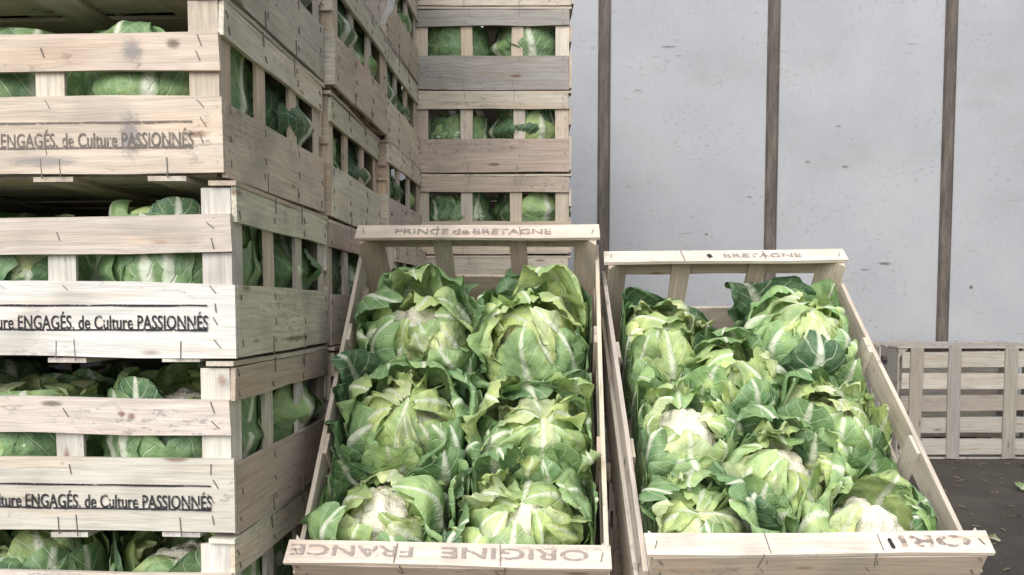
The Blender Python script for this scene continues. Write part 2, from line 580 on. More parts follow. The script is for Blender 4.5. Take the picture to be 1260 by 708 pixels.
def make_crate(label, group, M, seed, palette=None, front=None, endpal=None):
    """slatted poplar crate: X along its length, Y across, Z up, origin under its middle"""
    r = random.Random(seed)
    root = link('wooden_crate', None)
    root.empty_display_size = 0.05
    root.matrix_world = M
    tag(root, label, 'crate', group)
    pal = palette or TINTS

    def tint(p=None):
        c = r.choice(p or pal)
        f = r.uniform(0.9, 1.08)
        return (c[0] * f, c[1] * f * r.uniform(0.98, 1.02), c[2] * f * r.uniform(0.96, 1.03))

    def slat(name, lx, ly, lz, Q, loc, p=None):
        o = link(name, slat_mesh(lx, ly, lz, r.randrange(3)), root, None, tint(p))
        j = Matrix.Rotation(r.gauss(0, 0.005), 4, 'Z')
        flip = Matrix.Rotation(math.pi, 4, 'X') if r.random() < 0.5 else QX
        o.matrix_local = Matrix.Translation(Vector(loc) + Vector((0, 0, r.gauss(0, 0.0007)))) @ Q @ j @ flip
        return o

    L2, W2 = CL / 2, CW / 2
    # bottom: cross battens, then slats along the length
    for x in (-0.235, -0.1, 0.1, 0.235):
        slat('batten', CW - 0.004, 0.045, 0.0055, Q_FLAT_Y, (x, 0, 0.0028))
    for y in (-0.155, -0.078, 0, 0.078, 0.155):
        slat('bottom_slat', CL - 0.03, 0.056, 0.0045, QX, (0, y, 0.0085))
    # corner posts
    for sx in (1, -1):
        for sy in (1, -1):
            o = link('corner_post', post_mesh(0.034, CH - 0.0185, -sx, -sy), root, None, tint(front or None))
            o.matrix_local = Matrix.Translation((sx * (L2 - T - 0.0005), sy * (W2 - T - 0.0005), 0.0115)) @ Q_POST
    # ends
    for sx in (1, -1):
        x = sx * (L2 - T / 2)
        e = endpal or pal
        slat('end_slat', CW - 2 * T - 0.001, 0.083, T, Q_END, (x, 0, 0.0460), e)
        slat('end_slat', CW - 2 * T - 0.001, 0.039, T, Q_END, (x, 0, 0.1795), e)
        for y in (-0.065, 0.065):
            slat('upright', CH - 0.0185, 0.029, 0.005, Q_UP_END, (sx * (L2 - T - 0.0031), y + r.gauss(0, .003), 0.1045))
        slat('cap_slat', CW - 0.002, 0.030, T - 0.0005, Q_FLAT_Y, (sx * (L2 - 0.015), 0, CH - T / 2 + 0.0005))
    # long sides
    for sy in (1, -1):
        y = sy * (W2 - T / 2)
        fp = front if (front and sy < 0) else None
        slat('side_slat', CL - 0.002, 0.085, T, Q_SIDE, (0, y, 0.0510), fp)
        slat('side_slat', CL - 0.008, 0.042, T, Q_SIDE, (0, y, 0.1435), fp)
        for x in (-0.1, 0.1):
            slat('upright', 0.152, 0.033, 0.005, Q_UP_SIDE, (x + r.gauss(0, .003), sy * (W2 - T - 0.0031), 0.0885), fp)
    s = link('staples', staple_mesh(seed % 3), root)
    s['kind'] = 'stuff'
    CRATE_N[0] += 1
    return root


def print_on(root, m, mat, Mloc, name='lettering'):
    key = mat.name
    mm = m.copy()
    mm.materials.clear()
    mm.materials.append(mat)
    o = link(name, mm, root)
    o.matrix_local = Mloc
    return o


def front_print(root, mat, dx=0.0, dz=0.0):
    """the two line-ruled words on the front long side, ending near the right corner"""
    M = Matrix.Translation((dx, -CW / 2 - 0.0016, dz)) @ Matrix(((1, 0, 0, 0), (0, 0, -1, 0), (0, 1, 0, 0), (0, 0, 0, 1)))
    m = text_mesh('de Culture ENGAGÉS. de Culture PASSIONNÉS', 0.292, 0.0205, 0.014)
    print_on(root, m, mat, M @ Matrix.Translation((-0.023, 0.0365, 0)))
    vs, fs = [], []
    r = random.Random(5)
    for z in (0.0640, 0.0362):
        n = 14
        b = len(vs)
        for i in range(n + 1):
            x = -0.05 + 0.318 * i / n
            w = 0.0011 + r.uniform(-.0003, .0003)
            j = r.uniform(-.0003, .0003)
            vs += [(x, z + j - w, 0), (x, z + j + w, 0)]
        fs += [(b + 2 * i, b + 2 * i + 2, b + 2 * i + 3, b + 2 * i + 1) for i in range(n)]
    mm = mesh('ruled_lines', vs, fs)
    print_on(root, mm, mat, M, 'ruled_lines')


def mat_stain(name, col, strength):
    k = NT(name)
    tc = k.n('ShaderNodeTexCoord').outputs['Object']
    ln = k.n('ShaderNodeVectorMath', operation='LENGTH')
    k.link(tc, ln.inputs[0])
    n = k.noise(k.mapping(tc, (2.2, 4.5, 1)), 1.5, 6, 0.8)
    f = k.math('SUBTRACT', k.math('ADD', k.math('MULTIPLY', n, 1.5), -0.08), ln.outputs['Value'])
    f = k.ss(f, 0.0, 0.45, 0.0, strength)
    a = k.principled(col, 0.85, None, 0.2)
    tr = k.n('ShaderNodeBsdfTransparent')
    mx = k.n('ShaderNodeMixShader')
    k.link(f, mx.inputs[0])
    k.link(tr.outputs[0], mx.inputs[1])
    k.link(a, mx.inputs[2])
    return k.done(mx.outputs[0])


STAIN_GREY = mat_stain('stain_grey', (0.22, 0.23, 0.27), 0.38)
STAIN_BROWN = mat_stain('stain_brown', (0.10, 0.07, 0.05), 0.5)
STAIN_RED = mat_stain('stain_red', (0.26, 0.12, 0.08), 0.55)
STAIN_DARK = mat_stain('stain_dark', (0.07, 0.055, 0.045), 0.5)
STAIN_SCUFF = mat_stain('stain_scuff', (0.16, 0.13, 0.115), 0.4)
STAIN_MESH = mesh('stain', [(math.cos(a * math.pi / 6), math.sin(a * math.pi / 6), 0) for a in range(12)], [tuple(range(12))])


def stain(root, mat, face, u, z, w, h, seed=0):
    """a dirt mark lying on the front long side ('front') or on the right end ('end') of a crate"""
    m = STAIN_MESH.copy()
    m.materials.append(mat)
    o = link('stain', m, root)
    if face == 'front':
        B = Matrix.Translation((u, -CW / 2 - .0013 - .00005 * (seed % 4), z)) @ Matrix(((1, 0, 0, 0), (0, 0, -1, 0), (0, 1, 0, 0), (0, 0, 0, 1)))
    else:
        B = Matrix.Translation((CL / 2 + .0021 + .0001 * (seed % 4), u, z)) @ Matrix(((0, 0, 1, 0), (1, 0, 0, 0), (0, 1, 0, 0), (0, 0, 0, 1)))
    o.matrix_local = B @ Matrix.Diagonal((w / 2, h / 2, 1, 1))
    return o


# ------------------------------------------------------------------ cauliflowers
def bez(p, t):
    a, b, c, d = p
    u = 1 - t
    return u ** 3 * a + 3 * u * u * t * b + 3 * u * t * t * c + t ** 3 * d


def dbez(p, t):
    a, b, c, d = p
    u = 1 - t
    return 3 * u * u * (b - a) + 6 * u * t * (c - b) + 3 * t * t * (d - c)


def sstep(x, a, b):
    q = np.clip((x - a) / (b - a), 0, 1)
    return q * q * (3 - 2 * q)


SU = np.array([-1, -.93, -.82, -.68, -.52, -.36, -.22, -.12, -.05, .05, .12, .22, .36, .52, .68, .82, .93, 1.0])


def wav(g, x, freqs, seed_phase):
    o = 0
    for f, p, a in zip(freqs, seed_phase, (1, .5, .3, .15)):
        o = o + a * np.sin(2 * np.pi * (f * x + p))
    return o


def leaf_points(g, prof, phi0, wmax, rho, ruf, ribh, nt=26, tipcut=0.1, crumple=0.004, twist=0.0, curl=0.0, roll=0.0, cut=1.0):
    t1 = np.linspace(0, 1, nt)
    t, s = np.meshgrid(t1, SU, indexing='ij')
    ph = g.random(16)
    # uneven outline: the tip is rounded and torn, the sides are lobed
    te = t * (1 - tipcut * np.abs(s) ** 2.4 + 0.018 * wav(g, s, (.7, 1.6, 3.3), ph[:3]) * sstep(t, .6, 1))
    te = te + 0.010 * np.sin(2 * np.pi * (5.1 * s + ph[4])) * sstep(t, .75, 1)
    te = np.clip(te, 0, 1.06) * cut
    r, z = bez(prof[0], te), bez(prof[1], te)
    dr, dz = dbez(prof[0], te), dbez(prof[1], te)
    ln = np.sqrt(dr * dr + dz * dz) + 1e-9
    nr, nzv = -dz / ln, dr / ln
    w = wmax * (0.34 + 0.66 * sstep(t, 0.0, 0.5)) * (1 - 0.38 * np.clip((t - .75) / .25, 0, 1) ** 2.5)
    side = (s > 0)
    lob = np.where(side, wav(g, t, (2.3, 5.1, 9.7), ph[3:6]), wav(g, t, (2.6, 4.6, 8.9), ph[6:9]))
    w = w * (1 + 0.045 * lob * np.abs(s))
    a = s * w / rho
    lat = rho * np.sin(a)
    inw = rho * (1 - np.cos(a))
    fr = np.where(side, wav(g, te, (2.1, 4.4, 7.3), ph[9:12]), wav(g, te, (1.8, 4.9, 6.6), ph[11:14]))
    inw = inw + ruf * np.abs(s) ** 2.0 * fr * sstep(t, .22, .6)
    inw = inw + .45 * ruf * np.abs(s) ** 5 * np.sin(2 * np.pi * (11.5 * te + ph[5] + 1.3 * np.sin(5 * te + 6 * ph[1]))) * sstep(t, .3, .6)
    inw = inw + crumple * sstep(t, .3, .8) * (np.sin(9 * te + 4 * s + 6.3 * ph[14]) + .6 * np.sin(13 * te - 6 * s + 6.3 * ph[15]) + .25 * np.sin(21 * te + 11 * s + 5 * ph[2]))
    inw = inw + curl * np.clip((te - .62) / .38, 0, 1) ** 2 + roll * np.abs(s) ** 4 * sstep(t, .25, .6)
    # puckered between side veins
    inw = inw + 0.0011 * np.sin(2 * np.pi * (8.0 * (t - .46 * np.abs(s) ** 1.2))) * sstep(np.abs(s), .1, .4)
    rw = 0.017 * (1 - .72 * t)
    rib = ribh * (1 - .8 * t) * np.clip(1 - (lat / rw) ** 2, 0, 1)
    inw = inw - rib
    R_ = r + nr * inw
    Z_ = z + nzv * inw
    az = phi0 + twist * te ** 2
    x = R_ * np.cos(az) - lat * np.sin(az)
    y = R_ * np.sin(az) + lat * np.cos(az)
    return np.stack([x, y, Z_], -1).reshape(-1, 3), t.ravel(), s.ravel(), nt, len(SU)


def grid_mesh(name, P, t, s, nt, ns):
    idx = np.arange(nt * ns).reshape(nt, ns)
    q = np.stack([idx[:-1, :-1], idx[:-1, 1:], idx[1:, 1:], idx[1:, :-1]], -1).reshape(-1, 4)
    m = bpy.data.meshes.new(name)
    m.vertices.add(len(P))
    m.vertices.foreach_set('co', P.astype(np.float32).ravel())
    m.loops.add(q.size)
    m.loops.foreach_set('vertex_index', q.ravel().astype(np.int32))
    m.polygons.add(len(q))
    m.polygons.foreach_set('loop_start', np.arange(0, q.size, 4, dtype=np.int32))
    m.polygons.foreach_set('use_smooth', np.ones(len(q), bool))
    uvl = m.uv_layers.new(name='UVMap')
    uv = np.stack([s * .5 + .5, t], -1)[q.ravel()]
    uvl.data.foreach_set('uv', uv.astype(np.float32).ravel())
    m.update()
    m.validate()
    m.materials.append(LEAF)
    return m


CURD_SPHERE = None


def curd_mesh(g, rad, hz, zc):
    global CURD_SPHERE
    if CURD_SPHERE is None:
        bm = bmesh.new()
        bmesh.ops.create_icosphere(bm, subdivisions=5, radius=1)
        for v in [v for v in bm.verts if v.co.z < -0.25]:
            bm.verts.remove(v)
        bm.verts.ensure_lookup_table()
        bm.verts.index_update()
        CURD_SPHERE = (np.array([v.co[:] for v in bm.verts]), [tuple(v.index for v in f.verts) for f in bm.faces])
        bm.free()
    V, F = CURD_SPHERE
    # florets: seeds on the dome, each a small knob, with finer knobs on it
    def knobs(n, amp):
        c = g.normal(size=(n, 3))
        c /= np.linalg.norm(c, axis=1)[:, None]
        d = np.sqrt(np.clip(2 - 2 * (Vn @ c.T).max(1), 0, None))
        ref = 2.0 / math.sqrt(n)
        return amp * np.sqrt(np.clip(1 - (d / ref) ** 2, 0, 1))
    Vn = V / np.linalg.norm(V, axis=1)[:, None]
    k = 1 + knobs(40, .15) + knobs(260, .07) + knobs(1300, .028) - .16
    P = V * k[:, None]
    P = P * np.array([rad, rad, hz]) + np.array([0, 0, zc])
    m = mesh('curd', P, F, True)
    m.materials.append(CURD)
    return m


CORE = [(0.52, 0.65, 0.29), (0.44, 0.585, 0.25), (0.41, 0.56, 0.26), (0.60, 0.69, 0.40)]
MID = [(0.265, 0.43, 0.19), (0.225, 0.385, 0.17), (0.325, 0.49, 0.225), (0.195, 0.345, 0.16)]
OUTER = [(0.14, 0.265, 0.125), (0.10, 0.21, 0.105), (0.19, 0.325, 0.16), (0.08, 0.17, 0.09)]


def head_parts(seed, opening=0.3, size=1.0, limit=None, counts=(6, 7, 6), splay=0.3, nt=26, tall=False):
    """meshes of one head: [(name, mesh, colour)], foot at the origin, opening upwards"""
    g = np.random.default_rng(seed)
    NT_ = nt
    out = []
    out.append(('curd', curd_mesh(g, 0.056 * size, 0.056 * size, 0.078 * size), None))

    def add(prof, phi, w, rho, ruf, rib, tip, cr, tw, col, curl=0.0, roll=0.0, cut=1.0):
        P, t, s, n_t, ns = leaf_points(g, prof, phi, w, rho, ruf, rib, NT_, tip, cr, tw, curl, roll, cut)
        P = P * size
        P[:, 2] = np.maximum(P[:, 2], 0.0)
        if limit is not None:
            P = limit(P)
        f = g.uniform(.86, 1.16)
        out.append(('leaf', grid_mesh('leaf', P, t * cut, s, n_t, ns), tuple(c * f for c in col)))

    n0, n1, n2 = counts
    a0 = g.random() * 6.28
    for i in range(n0):
        phi = a0 + 6.283 * i / n0 + g.normal(0, .22)
        r3 = -0.020 + 0.080 * opening + g.uniform(0, .040)
        z3 = 0.134 + g.uniform(0, .022) - .006 * opening
        p2 = .082 + g.normal(0, .005)
        prof = ((.018, .080, p2, r3), (.006, .0, .148 + g.normal(0, .008), z3))
        add(prof, phi, g.uniform(.048, .066), g.uniform(.060, .085), g.uniform(.004, .009), .008, g.uniform(.1, .3), .0042, g.normal(0, .35), CORE[g.integers(4)],
            g.choice([-.022, -.006, .0, .008]), g.uniform(-.012, .008))
    for i in range(4):                                   # small frilly heart leaves round the opening
        phi = g.random() * 6.28
        q = g.uniform(.012, .05)
        prof = ((.02, .075, .075, q), (.03, .05, .135, .148 + g.uniform(0, .014)))
        add(prof, phi, g.uniform(.018, .034), .045, g.uniform(.006, .012), .004, .2, .006, g.normal(0, .5), CORE[g.integers(4)], g.uniform(-.03, .01), g.uniform(-.012, .006))
    a0 += .5
    for i in range(n1):
        phi = a0 + 6.283 * i / n1 + g.normal(0, .2)
        r3 = g.uniform(.018, .062) + .02 * opening
        z3 = 0.153 + g.normal(0, .009)
        prof = ((.020, .098, .100 + g.normal(0, .006), r3), (.004, -.004, .140 + g.normal(0, .011), z3))
        c = MID[g.integers(4)] if g.random() < .7 else CORE[g.integers(4)]
        add(prof, phi, g.uniform(.054, .076), g.uniform(.070, .10), g.uniform(.006, .013), .011, g.uniform(.12, .3), .0055, g.normal(0, .3), c,
            g.choice([-.045, -.02, -.008, .0, .012]), g.uniform(-.020, .010), g.choice([1, 1, 1, .86]))
    a0 += .4
    for i in range(n2):
        phi = a0 + 6.283 * i / n2 + g.normal(0, .22)
        if g.random() < splay:
            r3, z3, p2 = g.uniform(.11, .145), g.uniform(.11, .155), .104
        else:
            r3, z3, p2 = g.uniform(.050, .100), g.uniform(.125, .168), .112
        if tall:
            r3, z3 = g.uniform(.060, .115), g.uniform(.150, .192)
        prof = ((.022, .112, p2 + g.normal(0, .006), r3), (.002, -.006, .126 + g.normal(0, .012), z3))
        c = OUTER[g.integers(4)] if g.random() < .65 else MID[g.integers(4)]
        ct = g.choice([1, 1, 1, .72])
        add(prof, phi, g.uniform(.064, .090), g.uniform(.08, .12), g.uniform(.006, .013), .013, .05 if ct < 1 else g.uniform(.12, .32), .005, g.normal(0, .35), c,
            g.choice([-.04, -.015, .0, .02]), g.uniform(-.024, .012), ct)
    return out


def place_head(parts, M, label, group):
    root = link('cauliflower', None)
    root.empty_display_size = 0.05
    root.matrix_world = M
    tag(root, label, 'cauliflower', group)
    for name, m, col in parts:
        link(name, m, root, None, col)
    return root


def softhi(x, hi, k):
    e = np.maximum(x - (hi - k), 0)
    return np.where(x > hi - k, hi - k + k * (1 - np.exp(-e / k)), x)


# ------------------------------------------------------------------ the setting
bm = bmesh.new()
bmesh.ops.create_grid(bm, x_segments=2, y_segments=2, size=250)
gm = bpy.data.meshes.new('ground')
bm.to_mesh(gm)
bm.free()
tag(link('ground', gm, None, FLOOR), kind='structure')


def boxmesh(name, x0, x1, y0, y1, z0, z1, mat):
    vs, fs = [], []
    box_into(vs, fs, Matrix.Translation(((x0 + x1) / 2, (y0 + y1) / 2, (z0 + z1) / 2)), x1 - x0, y1 - y0, z1 - z0)
    m = mesh(name, vs, fs)
    m.materials.append(mat)
    return m


WY = 3.45
SEAMS = [-1.65, -0.98, -0.305, 0.366, 1.036, 1.738]
wall = link('panel_wall', None)
wall.location = (0.3, WY, 0)
tag(wall, 'white scuffed panel wall with dark vertical seam strips', 'wall')
edges = [-2.3] + SEAMS + [2.12]
for a, b in zip(edges[:-1], edges[1:]):
    o = link('panel', boxmesh('panel', a + .004 - .3, b - .004 - .3, 0, 0.03, 0, 2.35, WALL), wall)
    o.location = (0, rnd.uniform(0, .002), 0)
for s in SEAMS:
    o = link('seam_strip', boxmesh('seam_strip', -0.0165, 0.0165, -0.006, 0.0, 0, 2.35, SEAM), wall)
    o.location = (s - .3, -.001, 0)
    for e in (-1, 1):
        q = link('strip_edge', boxmesh('strip_edge', e * 0.0205 - .004, e * 0.0205 + .004, -0.003, 0.0, 0, 2.35, SEAM_EDGE), o)
SCUFFS = [(.62, 1.57, .11, .010), (.57, 1.53, .05, .006), (.66, 1.535, .05, .008), (1.58, 1.58, .08, .005), (1.57, 1.545, .09, .004), (.70, .835, .10, .006), (.78, .832, .03, .016), (.50, 1.40, .06, .01),
          (1.18, 1.12, .04, .02), (1.33, 1.10, .05, .016), (1.25, .70, .16, .018), (1.42, .69, .08, .014), (1.50, .715, .10, .02), (.56, .70, .10, .022), (.88, .72, .12, .02), (1.85, .62, .03, .03), (1.30, 1.26, .05, .012), (.95, .98, .05, .015)]
rw = link('side_wall', None)
rw.location = (2.12, 2.2, 0)
tag(rw, 'white panelled side wall closing the right end', 'wall')
for i in range(4):
    link('panel', boxmesh('panel', 0, 0.03, -1.2 + i * .61, -1.2 + i * .61 + .602, 0, 2.35, WALL), rw)
sky_block_wall = link('side_wall', None)  # added, out of view: stops sky light leaking through the left stacks
sky_block_wall.location = (-1.06, 2.2, 0)
tag(sky_block_wall, 'unseen panelled wall added left of the crate stacks to block sky light', 'wall')
for i in range(4):
    link('panel', boxmesh('panel', 0, 0.03, -1.2 + i * .61, -1.2 + i * .61 + .602, 0, 2.35, WALL), sky_block_wall)
if 0:
  rf = link('flat_roof', boxmesh('flat_roof', -2.36, 2.16, 1.0, 3.5, 2.352, 2.40, ROOF))
  tag(rf, 'pale sheet roof over the crate stacks', 'roof')


# ------------------------------------------------------------------ crate stacks on the left
def ordinal(i):
    return ('bottom', 'second', 'third', 'fourth', 'fifth', 'sixth', 'seventh')[i]


ANG = R(3.5)
DEP = Vector((math.sin(ANG), math.cos(ANG), 0))
RGT = Vector((math.cos(ANG), -math.sin(ANG), 0))
CORNER = Vector((-0.317, 0.970, 0))
BASE = EYE - 0.476


def pallet(loc, rz, lx, ly, h, label):
    root = link('pallet', None)
    root.location = loc
    root.rotation_euler = (0, 0, rz)
    tag(root, label, 'pallet')
    n = 5
    for i in range(n):
        o = link('board', slat_mesh(lx, ly / n * .72, 0.016, i % 3), root, None, GREYS[i % 4])
        o.location = (0, -ly / 2 + ly / n * (i + .5), h - .008)
    for x in (-lx / 2 + .06, 0, lx / 2 - .06):
        o = link('bearer', slat_mesh(ly, 0.09, h - .0165, 1), root, None, GREYS[1])
        o.location = (x, 0, (h - .0165) / 2)
        o.rotation_euler = (0, 0, R(90))
    return root


PROTO, PROTO_SPILL = [], []
for i in range(10):
    bulge = .012 if i < 6 else .028
    rl = np.random.default_rng(70 + i)

    def lim(P):
        rr = np.sqrt(P[:, 0] ** 2 + P[:, 1] ** 2) + 1e-9
        b = 0.0955 * rl.uniform(.86, 1.02) + bulge * rl.uniform(.2, 1.0) * np.exp(-((P[:, 2] - (.095 if i < 6 else .108)) / (.011 if i < 6 else .018)) ** 2)
        P[:, :2] *= (softhi(rr, b, .022) / rr)[:, None]
        P[:, 2] = softhi(P[:, 2], rl.uniform(.150, .186), .025)
        return P
    (PROTO if i < 6 else PROTO_SPILL).append(head_parts(300 + i, .3, 1.12, lim, (4, 5, 10), .3, 26, True))

STACKS = {}


def stack_crate(col, lev, M, label, group, seed, **kw):
    root = make_crate(label, group, M, seed, **kw)
    STACKS[(col, lev)] = M
    return root


def stack_heads(M, spots, lab, group, seed, zs=(.88, 1.04), pool=None):
    r = random.Random(seed)
    for (x, y, word) in spots:
        H = Matrix.Translation((x + r.uniform(-.006, .006), y + r.uniform(-.004, .004), 0.0125)) @ Matrix.Rotation(r.uniform(0, 6.28), 4, 'Z') @ Matrix.Rotation(r.uniform(-.04, .04), 4, 'X') @ Matrix.Diagonal((1, 1, r.uniform(*zs), 1))
        pl = pool or PROTO
        if word == 'back right corner':
            pl = PROTO_SPILL
        if lab.endswith('back stack') and word == 'right':
            pl = PROTO_SPILL
        place_head(pl[r.randrange(len(pl))], M @ H, lab % word, group)


G1 = 'lettered crates of the near left stack'
G2 = 'plain crates of the middle left stack'
G3 = 'plain crates of the far left stack'
G4 = 'crates of the stack behind the display crates'
names1 = ['nearest left crate cut by the bottom edge of the photo', 'lower lettered crate of the nearest stack, white slats with brown smudges', 'middle lettered crate of the nearest stack with a pinkish upper slat',
          'upper crate of the nearest stack with faded lettering and a grey stain', 'nearest left crate cut by the top edge, only underside and end showing', 'topmost crate of the nearest left stack, above the frame']
for lev in range(6):
    jx, jy, jr = rnd.gauss(0, .004), rnd.gauss(0, .003), rnd.gauss(0, .004)
    if lev == 3:
        jx -= .006
        jy -= .012
    c = CORNER - RGT * (CL / 2 - jx) + DEP * (CW / 2 + jy)
    M = Matrix.Translation((c.x, c.y, BASE + lev * CH)) @ Matrix.Rotation(-ANG + jr, 4, 'Z')
    pal = WHITES
    root = stack_crate(1, lev, M, names1[lev], G1, 100 + lev, palette=(TINTS if lev >= 3 else WHITES + TINTS[:2]), front=(WHITES if lev < 3 else TINTS[:3]), endpal=[GREYS, TINTS[:5], GREYS[1:2] + TINTS[4:5], GREYS[3:] + TINTS[:1], TINTS, TINTS][lev])
    if lev in (0, 1, 2, 3, 4):
        front_print(root, INK if lev < 3 else INK_WORN, (.002, .004, -.001, -.003, 0)[lev], (0, -.0015, .001, .0005, 0)[lev])
    if lev == 3:
        stain(root, STAIN_GREY, 'front', .193, .050, .045, .095, 1)
        stain(root, STAIN_GREY, 'front', .198, .1435, .045, .050, 2)
        stain(root, STAIN_GREY, 'front', .09, .022, .16, .022, 3)
        stain(root, STAIN_BROWN, 'front', .245, .15, .03, .02, 1)
    if lev == 2:
        for o in root.children:
            if o.name.startswith('side_slat') and o.matrix_local.translation.y < 0 and o.matrix_local.translation.z > .1:
                o.color = (0.60, 0.47, 0.415, 1)
        stain(root, STAIN_BROWN, 'end', -.17, .085, .05, .012, 1)
        stain(root, STAIN_BROWN, 'end', .02, .02, .20, .012, 2)
    if lev == 1:
        stain(root, STAIN_BROWN, 'front', .085, .157, .050, .014, 1)
        stain(root, STAIN_RED, 'front', .168, .146, .016, .013, 2)
        stain(root, STAIN_RED, 'front', .180, .143, .016, .015, 3)
        stain(root, STAIN_RED, 'front', .287, .185, .02, .03, 1)
    if lev < 5:
        stack_heads(M, [(0.193, -0.096, 'front right corner'), (0.0, -0.096, 'front middle'), (-.193, -.096, 'front left corner'), (0.201, 0.100, 'back right corner'), (0.0, 0.096, 'back middle'), (-.193, .096, 'back left corner')],
                    'cauliflower at the %s of the ' + ('nearest crate at the bottom edge', 'lower bold-lettered crate', 'middle bold-lettered crate', 'faded-lettered upper crate', 'nearest crate at the top edge')[lev], 'cauliflowers packed in the near left stack', 40 + lev, (.94, 1.03))

for colm, (dep, grp, word, lo) in {2: (0.405, G2, 'middle', 1), 3: (0.81, G3, 'far', 2)}.items():
    for lev in range(7):
        jx, jy, jr = rnd.gauss(0, .005), rnd.gauss(0, .002), rnd.gauss(0, .005)
        c = CORNER - RGT * (CL / 2 - jx - .004 - (.012 if colm == 3 else 0)) + DEP * (CW / 2 + dep + jy)
        M = Matrix.Translation((c.x, c.y, BASE + lev * CH - .004)) @ Matrix.Rotation(-ANG + jr, 4, 'Z')
        stack_crate(colm, lev, M, '%s crate from the floor in the %s column of the left stacks, end on' % (ordinal(lev), word), grp, 200 + colm * 10 + lev, endpal=TINTS[:5] + GREYS[3:] + GREYS[1:2])
        if lev >= lo:
            stack_heads(M, [(0.193, -0.096, 'near'), (0.193, 0.096, 'far')], 'cauliflower at the %s corner of the ' + ordinal(lev) + ' crate in the ' + word + ' left column', 'cauliflowers packed in the ' + word + ' left column', 60 + colm * 10 + lev, (.9, 1.02), PROTO_SPILL + PROTO[:2])
for i, w in enumerate(('near', 'middle', 'far')):
    c = CORNER - RGT * (CL / 2) + DEP * (CW / 2 + i * .405)
    pallet((c.x, c.y, 0), -ANG, .6, .395, BASE - .004 if i else BASE, 'low wooden pallet under the %s left crate column' % w)

BX, BY = -0.249, 2.17
for lev in range(7):
    jx, jr = rnd.gauss(0, .004), rnd.gauss(0, .006)
    M = Matrix.Translation((BX + CW / 2 + jx, BY + CL / 2, BASE + lev * CH - .016)) @ Matrix.Rotation(R(-90) + jr, 4, 'Z')
    root = stack_crate(4, lev, M, '%s crate from the floor in the stack standing behind the display crates' % ordinal(lev), G4, 300 + lev, palette=TINTS + WHITES[3:], endpal=TINTS[:4] + WHITES[3:] + GREYS[:1])
    if lev == 5:
        for o in root.children:
            if o.name.startswith('end_slat') and o.matrix_local.translation.x > 0 and o.matrix_local.translation.z < .1:
                o.color = (0.33, 0.315, 0.29, 1)
    if lev >= 2:
        stack_heads(M, [(0.193, -0.096, 'left'), (0.193, 0.096, 'right')], 'cauliflower behind the %s window of the ' + ordinal(lev) + ' crate in the back stack', 'cauliflowers packed in the back stack', 90 + lev)
pallet((BX + CW / 2, BY + CL / 2, 0), R(90), .6, .4, BASE - .016, 'low wooden pallet under the back crate stack')


# ------------------------------------------------------------------ the two tilted display crates
def rxyz(a, b, c):
    return (Matrix.Rotation(R(c), 4, 'Z') @ Matrix.Rotation(R(b), 4, 'Y') @ Matrix.Rotation(R(a), 4, 'X'))


# pose of the top plane's middle; its frame has Y towards the far (raised) end
POSE = {1: (rxyz(48.13, .37, -2.92), Vector((-.0679, 1.2164, EYE - .0924))),
        2: (rxyz(38.66, -.54, -.09), Vector((.3532, 1.1941, EYE - .0973)))}
HEADS = {
    1: [(-.097, .135, .3, 'upper left', 'with a cream curd showing'), (.096, .122, .12, 'upper right', 'with pale folded heart leaves'),
        (-.094, -.042, .15, 'middle left', 'with long curled green outer leaves'), (.100, -.062, .2, 'middle right', 'with a broad white rib on its right'),
        (-.102, -.208, .3, 'lower left', 'with a pale yellow heart'), (.094, -.212, .3, 'lower right', 'behind the printed front cap')],
    2: [(-.118, .165, .05, 'upper left', 'tightly closed'), (.108, .160, .2, 'upper right', 'with a pale yellow heart'),
        (-.012, .062, .02, 'top middle', 'pale and tightly closed'), (.104, -.018, .1, 'right middle', 'with broad white ribs'),
        (-.112, -.035, .5, 'left middle', 'with cream curd showing'), (.004, -.122, .25, 'centre', 'with a pale yellow heart'),
        (-.112, -.208, .02, 'lower left', 'closed, with dark outer leaves'), (.098, -.212, 1.0, 'lower right', 'with a large white bare curd')]}
